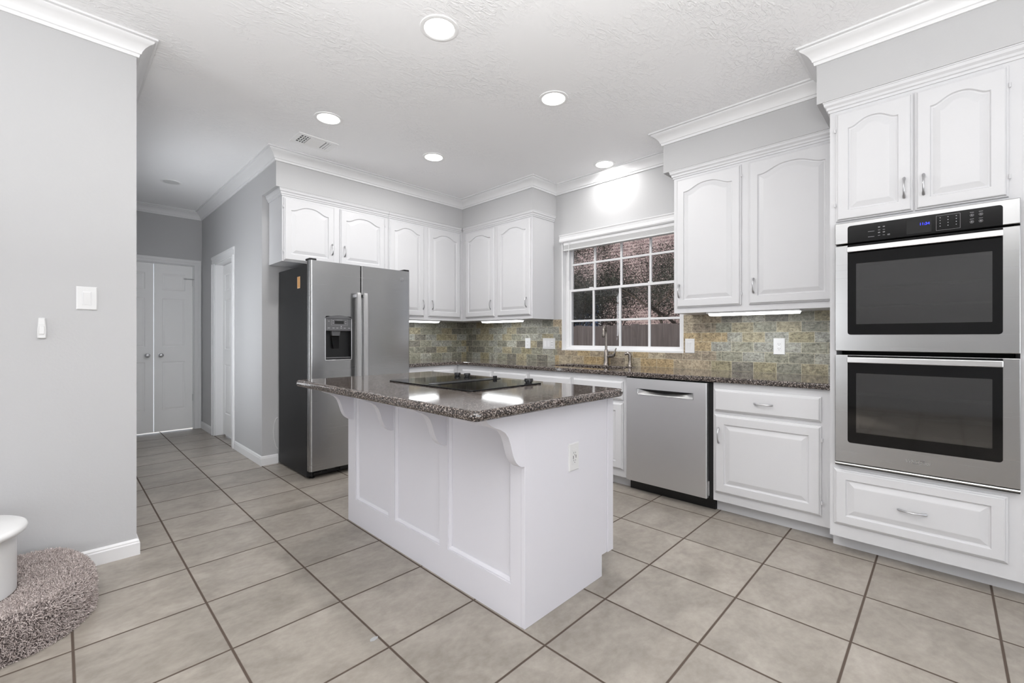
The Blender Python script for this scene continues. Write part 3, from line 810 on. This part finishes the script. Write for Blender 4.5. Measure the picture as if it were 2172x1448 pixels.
# dispenser in the left door
dsp = MB(); x0, x1, z0, z1 = .130, .354, .994, 1.360
dsp.box(x0, x1, .046, .051, z0, z1).box(x0, x0 + .004, 0, .05, z0, z1).box(x1 - .004, x1, 0, .05, z0, z1).box(x0, x1, 0, .05, z0, z0 + .008)
dp = dsp.build('dispenser', M['black'], fd)
MB().box(x0 + .002, x1 - .002, -.004, .030, 1.236, 1.344).build('control_face', M['panel_grey'], dp, bevel=.004)
arc = [(x0 - .004 + (x1 - x0 + .008) * k / 10, 1.346 + .022 * math.sin(PI * k / 10) + .002) for k in range(11)]
MB().prism([(x0 - .004, 1.342), (x1 + .004, 1.342)] + arc[::-1], -.008, .03, 'y').build('hood', M['panel_grey'], dp)
rim = MB()
for b in ((x0 - .006, x0, z0 - .004, 1.342), (x1, x1 + .006, z0 - .004, 1.342), (x0 - .002, x1 + .002, z0 - .012, z0 - .004)): rim.box(b[0], b[1], -.004, .004, b[2], b[3])
rim.build('rim', M['chrome'], dp, bevel=.002)
MB().box(.205, .285, -.0052, -.004, 1.296, 1.322).build('readout', M['dark'], dp)
mk = MB()
for b in ((.176, .318, 1.285, 1.286), (.176, .318, 1.335, 1.336), (.176, .177, 1.285, 1.336), (.317, .318, 1.285, 1.336)): mk.box(b[0], b[1], -.0048, -.004, b[2], b[3])
for x in (.155, .195, .228, .262, .293, .333): mk.box(x - .009, x + .009, -.0048, -.004, 1.258, 1.262)
for x, z in ((.155, 1.318), (.192, 1.322), (.192, 1.302), (.302, 1.318), (.302, 1.300)): mk.box(x - .005, x + .005, -.0048, -.004, z - .002, z + .002)
mk.box(.222, .272, -.0048, -.004, 1.328, 1.3295); mk.box(.258, .266, -.0048, -.004, 1.270, 1.278)
mk.build('button_print', M['ink'], dp)
MB().loops([[(a, b, z) for a, b in ((.185 + i, .012), (.262 - i, .012), (.262 - i, .044), (.185 + i, .044))] for z, i in ((1.236, 0), (1.195, .006))]).build('nozzle', M['panel_grey'], dp)
MB().loops([[(a, b + s, z) for a, b in ((.190 + i, .010), (.258 - i, .010), (.258 - i, .016), (.190 + i, .016))] for z, i, s in ((1.195, 0, .02), (1.085, .010, .0))]).build('paddle', M['black_gloss'], dp)
MB().box(x0 + .006, x1 - .006, -.003, .045, z0 + .008, z0 + .016).build('drip_tray', M['panel_grey'], dp, bevel=.002)
# badge: ring with script strokes
bx_, bz_ = 2.305 - 1.89, 1.735
bd = MB().lathe([(.020, -.0035), (.020, 0)], (bx_, 0, bz_), 28, 'y').build('badge', M['chrome'], rd, smooth=True)
mk = MB()
mk.tube([(bx_ + .016 * math.cos(a * PI / 12), -.0042, bz_ + .016 * math.sin(a * PI / 12)) for a in range(25)], .0009, 5)
mk.tube([(bx_ - .002 + .006 * math.cos(PI * .25 + a * PI / 8), -.0042, bz_ + .008 * math.sin(PI * .25 + a * PI / 8)) for a in range(13)] + [(bx_ - .001, -.0042, bz_ - .001)], .0009, 5)
mk.tube([(bx_ + .010, -.0042, bz_ + .006), (bx_ + .005, -.0042, bz_ + .007), (bx_ + .004, -.0042, bz_ + .002), (bx_ + .008, -.0042, bz_ + .001), (bx_ + .004, -.0042, bz_ - .002), (bx_ + .005, -.0042, bz_ - .008), (bx_ + .011, -.0042, bz_ - .006)], .0009, 5)
mk.build('monogram', M['panel_grey'], bd)
for x in (.03, FW - .03): MB().box(x - .03, x + .03, .012, .10, 1.8205 if False else 1.821, 1.838).build('hinge_cover', M['black'], fr, bevel=.005)
st = MB().box(-.0012, 0, .212, .270, 1.602, 1.702).build('energy_tag', M['sticker'], fr); tag(st, 'small orange paper tag')
MB().box(-.0018, -.0012, .212, .215, 1.602, 1.702).box(-.0018, -.0012, .267, .270, 1.602, 1.702).box(-.0018, -.0012, .212, .27, 1.602, 1.607).build('tag_edge', M['pale'], st)

cbl = MB().tube([(1.440, 4.494, .43), (1.420, 4.494, .415), (1.405, 4.494, .37), (1.400, 4.494, .30), (1.405, 4.494, .23), (1.420, 4.494, .16), (1.440, 4.494, .13)], .003, 8).build('water_line', M['plastic'], smooth=True)
tag(cbl, 'thin white water line looping out beside the refrigerator', 'cable')

# ------------------------------------------------------------------ island
isl = thing('kitchen_island', 'white panelled kitchen island with scrolled corbels under a granite top', 'island', (1.312, 1.213, 0))
IW, IL = .654, 1.560     # along x, along y
TOP = .882
MB().box(.016, .654, .02, IL, .105, TOP).box(.016, .560, .02, IL, 0, .105).build('carcass', M['island'], isl)
MB().prism([(0, 0), (.562, 0), (.562, .105), (.656, .105), (.656, TOP), (0, TOP)], 0, .02, 'y').build('end_panel', M['island'], isl, bevel=.0015)
MB().box(.606, .656, -.006, 0, .105, TOP).build('corner_board', M['island'], isl, bevel=.002)
stiles = [(0, .080), (.507, .573), (.992, 1.058), (1.456, IL)]
mb = MB().box(0, .016, .02, IL, 0, .155).box(0, .016, .02, IL, .80, TOP)
for a, b in stiles: mb.box(0, .016, max(a, .02), b, .155, .80)
mb.build('face_frame', M['island'], isl)
for i in range(3):
    y0, y1 = stiles[i][1], stiles[i + 1][0]
    L = []
    def ring(k, x): return [(x, y0 + k, .155 + k), (x, y1 - k, .155 + k), (x, y1 - k, .80 - k), (x, y0 + k, .80 - k)]
    MB().loops([ring(0, .004), ring(.006, .003), ring(.010, .007), ring(.016, .012), ring(.017, .0158)], False, False).build('panel_molding', M['island'], isl)
cprof = [(0, TOP - .655 - .0), ]
raw = [(1.312, .658), (1.295, .659), (1.280, .668), (1.264, .682), (1.253, .698), (1.245, .716), (1.238, .738), (1.231, .762), (1.219, .790), (1.202, .811), (1.175, .827), (1.147, .838), (1.128, .848), (1.114, .858), (1.104, .868), (1.099, TOP - .001), (1.312, TOP - .001)]
for yc in (0.0, .518, 1.003, 1.484):
    MB().prism([(x - 1.312, z) for x, z in raw], yc, yc + .044, 'y').build('corbel', M['island'], isl, smooth=True, angle=30)
itop = MB().prism(rrect(1.0, 2.0, 1.155, 2.83, .035, 8), TOP, .922).build('island_countertop', M['granite_isl'], bevel=.019, seg=5)
tag(itop, 'thick polished granite slab with bullnose edge covering the island', 'countertop')

# cooktop
ck = thing('cooktop', 'black glass electric cooktop with centre vent set in the island top', 'cooktop', (1.605, 1.967, .922))
MB().prism(rrect(-.252, .262, -.372, .372, .015, 5), .0, .007).build('glass_top', M['black_gloss'], ck, bevel=.002)
g = MB()
for k in range(40):
    x = -.185 + k * .0112; g.box(x, x + .006, -.035 + .0, .035, .0072, .0095)
g.box(-.195, .265 - .0, -.038, -.034, .0072, .010).box(-.195, .265, .034, .038, .0072, .010)
g.build('vent_grille', M['black'], ck)
MB().lathe([(.030, .0072), (.030, .009), (.001, .009)], (-.195, 0, 0), 24).build('vent_cap', M['black'], ck)
def knob(x, y, r=.021, h=.022):
    MB().lathe([(r * .72, .007), (r * .72, .011), (r, .014), (r, h), (r * .92, h + .005), (.001, h + .005)], (x, y, 0), 24).build('knob', M['black'], ck, smooth=True)
knob(1.825 - 1.605, 2.287 - 1.967); knob(1.838 - 1.605, 2.205 - 1.967); knob(1.822 - 1.605, 1.655 - 1.967, .025, .024)
MB().box(.225, .245, -.030, -.012, .007, .026).build('fan_switch', M['black'], ck, bevel=.002)

# ------------------------------------------------------------------ plates on walls
def plate(name, label, cat, loc, rot, w_, h_, kind, group=None):
    r = thing(name, label, cat, loc, rot, group)
    a, b = w_ / 2, h_ / 2
    def ring(i, y): return [(-a + i, y, -b + i), (a - i, y, -b + i), (a - i, y, b - i), (-a + i, y, b - i)]
    MB().loops([ring(0, 0), ring(0, -.003), ring(.004, -.006)]).build('cover_plate', M['plastic'], r)
    if kind == 'rocker':
        MB().box(-.017, .017, -.0078, -.006, -.034, .034).build('switch_frame', M['trim'], r, bevel=.001)
        MB().loops([[(-.014, -.0078, -.030), (.014, -.0078, -.030), (.014, -.0078, .030), (-.014, -.0078, .030)], [(-.0135, -.0085, -.0295), (.0135, -.0085, -.0295), (.0135, -.0118, .0295), (-.0135, -.0118, .0295)]]).build('rocker', M['plastic'], r)
    if kind == 'outlet':
        MB().box(-.017, .017, -.0080, -.006, -.034, .034).build('receptacle', M['plastic'], r, bevel=.001)
        s = MB()
        for zc in (.017, -.017):
            s.box(-.0075, -.0055, -.0085, -.0078, zc - .002, zc + .006).box(.0055, .0075, -.0085, -.0078, zc - .002, zc + .005).lathe([(.0022, -.0085), (.0022, -.0078)], (0, 0, zc - .008), 10, 'y')
        s.build('slots', M['slot'], r)
        if 'island' in label:
            MB().box(-.012, -.008, -.0085, -.0078, -.008, .006).box(.008, .012, -.0085, -.0078, -.006, .008).build('charging_ports', M['slot'], r)
        else:
            MB().box(-.006, .006, -.0088, -.0078, -.004, -.0005).box(-.006, .006, -.0088, -.0078, .001, .0045).build('test_buttons', M['trim'], r)
    if kind == 'keypad':
        for x in (-.046, 0): MB().box(x - .017, x + .017, -.0078, -.006, -.034, .034).build('rocker', M['trim'], r, bevel=.001)
        k2 = MB().box(.030, .064, -.0078, -.006, -.034, .034).build('keypad_module', M['trim'], r, bevel=.001)
        MB().box(.034, .060, -.0086, -.0078, .010, .013).box(.034, .060, -.0086, -.0078, -.016, -.013).build('button', M['slot'], k2)
    return r
plate('light_switch', 'single white rocker switch on the slate tiles right of the window', 'switch', (3.732, 1.546, 1.108), R90, .080, .122, 'rocker')
plate('wall_outlet', 'white outlet on the slate tiles nearest the double oven', 'outlet', (3.732, .879, 1.113), R90, .076, .122, 'outlet', 'white wall outlets')
plate('wall_outlet', 'white outlet on the slate tiles left of the three-gang switch plate', 'outlet', (3.732, 3.400, 1.113), R90, .080, .118, 'outlet', 'white wall outlets')
plate('wall_switch_plate', 'wide white three-gang switch plate on tiles beside the window', 'switch', (3.732, 3.090, 1.112), R90, .172, .120, 'keypad')
plate('wall_outlet', 'white outlet with charging ports on the island end panel', 'outlet', (1.638, 1.213, .637), 0, .074, .126, 'outlet', 'white wall outlets')
plate('light_switch', 'square white rocker switch plate on the left grey wall', 'switch', (.100, 3.15, 1.380), 0, .078, .118, 'rocker')
dim = thing('remote_holder', 'small white tapered remote switch stuck on the left wall below the light switch', 'switch', (-.058, 3.15, 1.225))
L = []
for (i, y) in ((0, 0), (0, -.008), (.003, -.012)):
    L.append([(-.015 + i, y, -.048 + i), (-.010 + i, y, -.050 + i), (.010 - i, y, -.050 + i), (.015 - i, y, -.048 + i), (.0155 - i, y, -.01), (.0115 - i, y, .048 - i), (.008 - i, y, .050 - i), (-.008 + i, y, .050 - i), (-.0115 + i, y, .048 - i), (-.0155 + i, y, -.01)])
MB().loops(L).build('shell', M['plastic'], dim)
MB().box(-.009, .009, -.0165, -.012, -.030, .010).build('slider', M['plastic'], dim, bevel=.003)
MB().box(-.010, .010, -.0135, -.012, .022, .0235).build('groove', M['trim'], dim)

# ------------------------------------------------------------------ lights in the ceiling and under the cabinets
def downlight(label, x, y, power, lit=True, r=.078):
    t = thing('recessed_light', label, 'ceiling light', (x, y, CZ), 0, 'recessed ceiling lights')
    MB().lathe([(r + .022, 0), (r + .021, -.004), (r + .006, -.007), (r, -.004), (r, 0)], n=40).build('trim_ring', M['ring'], t, smooth=True)
    MB().lathe([(r, -.001), (r, -.0035), (r * .5, -.0042), (.001, -.0045)], n=40).build('lens', M['lens'] if lit else M['plastic'], t, smooth=True)
    if lit: lamp('downlight_lamp', 'AREA', (0, 0, -.010), (0, 0, 0), power, r * 1.8, color=(1, .99, .98), parent=t)
downlight('lit recessed ceiling light largest and nearest, above the island front', 1.393, 1.897, 12)
downlight('lit recessed ceiling light between island and sink window, nearer the oven', 2.344, 1.901, 12)
downlight('lit recessed ceiling light beside the air vent', 1.393, 3.264, 9.5)
downlight('lit recessed ceiling light in front of the corner cabinets', 2.352, 3.288, 11)
downlight('lit recessed ceiling light close to the wall above the sink window', 3.562, 2.279, 4.5)
downlight('unlit recessed ceiling light at the far end of the hallway', .817, 5.777, 0, False, .07)

vt = thing('air_vent', 'white rectangular air vent in the ceiling near the refrigerator', 'vent', (1.48, 3.745, CZ))
mb = MB().box(-.16, .16, -.11, -.075, -.008, 0).box(-.16, .16, .075, .11, -.008, 0).box(-.16, -.125, -.075, .075, -.008, 0).box(.125, .16, -.075, .075, -.008, 0)
mb.build('frame', M['ring'], vt, bevel=.003)
MB().box(-.125, .125, -.075, .075, -.002, 0).build('backing', M['slot'], vt)
mb = MB()
for k in range(11):
    y = -.068 + k * .0136; mb.loops([[(-.055, y, -.003), (-.055, y + .010, -.009), (-.055, y + .011, -.008), (-.055, y + .001, -.002)], [(.065, y, -.003), (.065, y + .010, -.009), (.065, y + .011, -.008), (.065, y + .001, -.002)]])
for x in (-.120, -.100, -.080): mb.box(x + .012, x + .016, -.075, .075, -.010, -.002)
for x in (.075, .095, .112): mb.box(x, x + .012, -.075, .075, -.009, -.002)
for y in (-.04, 0, .04): mb.box(-.123, -.065, y - .002, y + .002, -.006, -.002)
mb.build('louvers', M['ring'], vt)

def strip(label, loc, rot, ln, power):
    t = thing('under_cabinet_light', label, 'light', loc, rot, 'under cabinet lights')
    MB().box(-ln / 2 - .012, ln / 2 + .012, -.055, .055, -.010, 0).build('housing', M['plastic'], t, bevel=.002)
    MB().loops([[(-ln / 2, -.048, -.010), (ln / 2, -.048, -.010), (ln / 2, .048, -.010), (-ln / 2, .048, -.010)], [(-ln / 2 + .006, -.040, -.026), (ln / 2 - .006, -.040, -.026), (ln / 2 - .006, .040, -.026), (-ln / 2 + .006, .040, -.026)]]).build('diffuser', M['tube'], t)
    lamp('strip_lamp', 'AREA', (0, .005, -.030), (0, 0, 0), power, ln * .95, .07, (.95, .98, 1), parent=t)
strip('glowing light bar under the tall cabinet right of the refrigerator', (2.81, 4.225, 1.374), 0, .52, 1.2)
strip('glowing light bar under the cabinet between corner and window', (3.465, 3.552, 1.374), R90, .58, 1.2)
strip('glowing light bar under the cabinet left of the double oven', (3.46, .985, 1.368), R90, .58, 1.2)

# ------------------------------------------------------------------ carpeted step and the white round stand
step = thing('carpeted_step', 'grey shag carpeted step with rounded end against the left wall', 'step', (-.4, 2.75, 0))
outl = [(-2.2, 3.125), (-.06, 3.122), (.015, 3.092), (.062, 3.03), (.090, 2.94), (.107, 2.85), (.112, 2.74), (.100, 2.64), (.066, 2.56), (.012, 2.485), (-.06, 2.435), (-.15, 2.41), (-.30, 2.40), (-2.2, 2.40)]
outl = outl[::-1]
cxo, cyo = -.9, 2.75
def inset(p, d):
    out = []
    n = len(p)
    for i in range(n):
        a, b, c = Vector(p[i - 1]), Vector(p[i]), Vector(p[(i + 1) % n])
        e0 = (b - a).normalized(); e1 = (c - b).normalized()
        n0 = Vector((e0.y, -e0.x)); n1 = Vector((e1.y, -e1.x))
        m = n0 + n1; m = m / max(.3, m.dot(n0)); q = b + m * d; out.append((q.x, q.y))
    return out
def ctr(p): return [(x + .4, y - 2.75) for x, y in p]
area = sum(outl[i - 1][0] * outl[i][1] - outl[i][0] * outl[i - 1][1] for i in range(len(outl)))
sg = -1 if area > 0 else 1
prof = [(0, 0), (0, .10), (.006, .125), (.020, .145), (.045, .158)]
L = [[(x, y, z) for x, y in ctr(inset(outl, sg * d))] for d, z in prof]
body = MB().loops(L); body.build('step_body', M['carpet'], step, smooth=True)
# shag: short curled tufts standing on the step surface
rng = np.random.default_rng(3)
fine = []
op = outl
for i in range(len(op)):
    a, b = Vector(op[i - 1]), Vector(op[i]); k = max(1, int((b - a).length / .03))
    for j in range(k): fine.append(tuple(a.lerp(b, j / k)))
V, F = [], []
def tuft(p, nrm, ln, wd):
    n0 = Vector(nrm).normalized(); rv = Vector(rng.normal(size=3)); s = n0.cross(rv)
    if s.length < 1e-4: return
    s.normalize(); bend = Vector(rng.normal(size=3)) * .75
    p = Vector(p); q1 = p + (n0 + bend * .35).normalized() * ln * .5; q2 = q1 + (n0 * .6 + bend).normalized() * ln * .55
    b = len(V)
    V.extend([p - s * wd, p + s * wd, q1 - s * wd, q1 + s * wd, q2 - s * wd * .4, q2 + s * wd * .4]); F.extend([(b, b + 1, b + 3, b + 2), (b + 2, b + 3, b + 5, b + 4)])
path2 = [(0.0, .0), (0, .02), (0, .04), (0, .06), (0, .08), (0, .10), (.003, .115), (.008, .130), (.016, .142), (.028, .151), (.042, .157)]
segs = []
for i in range(len(fine)):
    a, b = Vector(fine[i - 1]), Vector(fine[i])
    mid = (a + b) / 2
    if mid.y > 3.11 or mid.x < -.95: continue
    e = (b - a).normalized(); nn = Vector((e.y, -e.x)) * (-sg)
    ln_ = (b - a).length
    cnt = int(ln_ / .03 * 380)
    for _ in range(cnt):
        t = rng.random(); w0 = rng.random() * .185
        if w0 < .105: d, z, tilt = 0, w0, .05
        else:
            q = (w0 - .105) / .08; d = .045 * q ** 1.6; z = .105 + .053 * min(1, q ** .75); tilt = q
        q = a.lerp(b, t)
        pos = (q.x - nn.x * d + .4, q.y - nn.y * d - 2.75, z)
        nr = Vector((nn.x * (1 - tilt * .9), nn.y * (1 - tilt * .9), tilt * .9 + .02))
        tuft(pos, nr, rng.uniform(.010, .017), rng.uniform(.0009, .0018))
inner = inset(outl, sg * .035)
def inside(x, y, poly):
    c = False
    for i in range(len(poly)):
        x1_, y1_ = poly[i - 1]; x2_, y2_ = poly[i]
        if (y1_ > y) != (y2_ > y) and x < (x2_ - x1_) * (y - y1_) / (y2_ - y1_) + x1_: c = not c
    return c
for _ in range(80000):
    x, y = rng.uniform(-.85, .12), rng.uniform(2.40, 3.12)
    if inside(x, y, inner) and (rs := math.hypot(x + .3, y - 2.725)) > .185: tuft((x + .4, y - 2.75, .157), (0, 0, 1), rng.uniform(.010, .017) if rs > .203 else .006, rng.uniform(.0009, .0018))
me = bpy.data.meshes.new('pile'); me.from_pydata([tuple(p) for p in V], [], F); me.materials.append(M['pile'])
pl = bpy.data.objects.new('carpet_pile', me); COL.objects.link(pl); pl.parent = step; pl['kind'] = 'stuff'

sd = thing('round_stand', 'white round drum with a rolled rim standing on the carpeted step', 'stand', (-.300, 2.725, .1595))
MB().lathe([(.180, 0), (.180, .225), (.184, .235)], n=64).build('drum', M['plastic'], sd, smooth=True, angle=50)
MB().lathe([(.170, .232), (.200, .232), (.208, .238), (.212, .248), (.208, .258), (.198, .264), (.001, .266)], n=64).build('rim', M['plastic'], sd, smooth=True, angle=60)

chip = MB().prism([(-.018, -.006), (-.004, -.012), (.014, -.007), (.019, .002), (.004, .010), (-.012, .006)], .0, .0012).build('plastic_scrap', M['ink'], loc=(.86, 1.60, .0))
tag(chip, 'tiny pale scrap lying on a floor tile beside the island', 'scrap')

# ------------------------------------------------------------------ outside the sink window
struct(MB().box(3.9, 14, -6, 14, -.35, -.25).build('ground', M['grass']))
fe = thing('wooden_fence', 'brown weathered board fence outside the sink window', 'fence', (5.8, 3.5, -.25))
mb = MB(); y = -3.2
while y < 4.2:
    h = 1.615 + random.uniform(-.012, .012); q = .14
    mb.prism([(y, 0), (y + q, 0), (y + q, h - .012), (y + q - .012, h), (y + .012, h), (y, h - .012)], 0, .018, 'x'); y += q + .0015
mb.build('boards', M['fence'], fe)
MB().box(.02, .06, -3.2, 4.2, .3, .39).box(.02, .06, -3.2, 4.2, 1.25, 1.34).build('rail', M['fence'], fe)
ho = thing('brick_house', 'pinkish brick neighbouring house seen through the sink window', 'house', (9.8, 4.5, -.25))
hb = MB().box(0, 3, -7, 8, 0, 6.5).build('brick_wall', M['brick'], ho)
hw = MB().box(-.05, .0, 1.85, 3.65, 1.2, 2.75).build('window_frame', M['trim'], ho)  # made-up house window, standing in for the blue reflection in the sink panes
MB().box(-.056, -.05, 1.92, 3.58, 1.27, 2.68).build('pane', M['sky_pane'], hw)
mb = MB()
for y in (2.34, 2.76, 3.18): mb.box(-.066, -.056, y - .012, y + .012, 1.27, 2.68)
for z in (1.62, 1.97, 2.32): mb.box(-.066, -.056, 1.92, 3.58, z - .012, z + .012)
mb.build('muntin', M['trim'], hw)
tr = thing('leafy_tree', 'dark leafy tree between the fence and the brick house', 'tree', (7.0, 4.3, -.25))
mb = MB(); tips = []
def branch(p, d, ln, r, depth):
    pts = [Vector(p)]; d = Vector(d).normalized(); n = 5; rr = [r]
    for i in range(n):
        d = (d + Vector((random.gauss(0, .16), random.gauss(0, .16), random.gauss(.03, .10)))).normalized()
        q = pts[-1] + d * ln / n; q.x = min(2.2, max(-.9, q.x)); pts.append(q); rr.append(r * (1 - .55 * (i + 1) / n))
    mb.tube(pts, rr, 7)
    if depth == 0: tips.extend(pts[2:]); return
    for i in range(3 if depth > 1 else 4):
        k = random.randint(2, n); a = random.uniform(0, 2 * PI)
        dd_ = (d * .6 + Vector((math.cos(a) * .7, math.sin(a) * 1.0, random.uniform(-.15, .6)))).normalized()
        branch(pts[k], dd_, ln * random.uniform(.6, .85), rr[k] * .65, depth - 1)
branch((0, -1.2, 0), (0, .05, 1), 1.8, .09, 3); branch((.2, .6, 0), (0, .1, 1), 1.9, .08, 3); branch((.6, -2.8, 0), (0, .1, 1), 1.7, .07, 3); branch((.5, 2.2, 0), (0, .0, 1), 1.9, .07, 3)
mb.build('trunk', M['bark'], tr, smooth=True)
V, F = [], []
for _ in range(210000):
    c = random.choice(tips); p = c + Vector((random.gauss(0, .13), random.gauss(0, .14), random.gauss(-.04, .13)))
    if p.z < 1.35 or p.x > 2.4 or p.x < -1.0: continue
    a = Vector((random.gauss(0, 1), random.gauss(0, 1), random.gauss(0, 1))).normalized(); b_ = a.cross(Vector((random.gauss(0, 1), random.gauss(0, 1), random.gauss(0, 1)))).normalized()
    s = random.uniform(.008, .017); b0 = len(V)
    V += [tuple(p - a * s), tuple(p + b_ * s * .42), tuple(p + a * s), tuple(p - b_ * s * .42)]; F.append((b0, b0 + 1, b0 + 2, b0 + 3))
me = bpy.data.meshes.new('foliage'); me.from_pydata(V, [], F); me.materials.append(M['leaf'])
fo = bpy.data.objects.new('foliage', me); COL.objects.link(fo); fo.parent = tr; fo['kind'] = 'stuff'
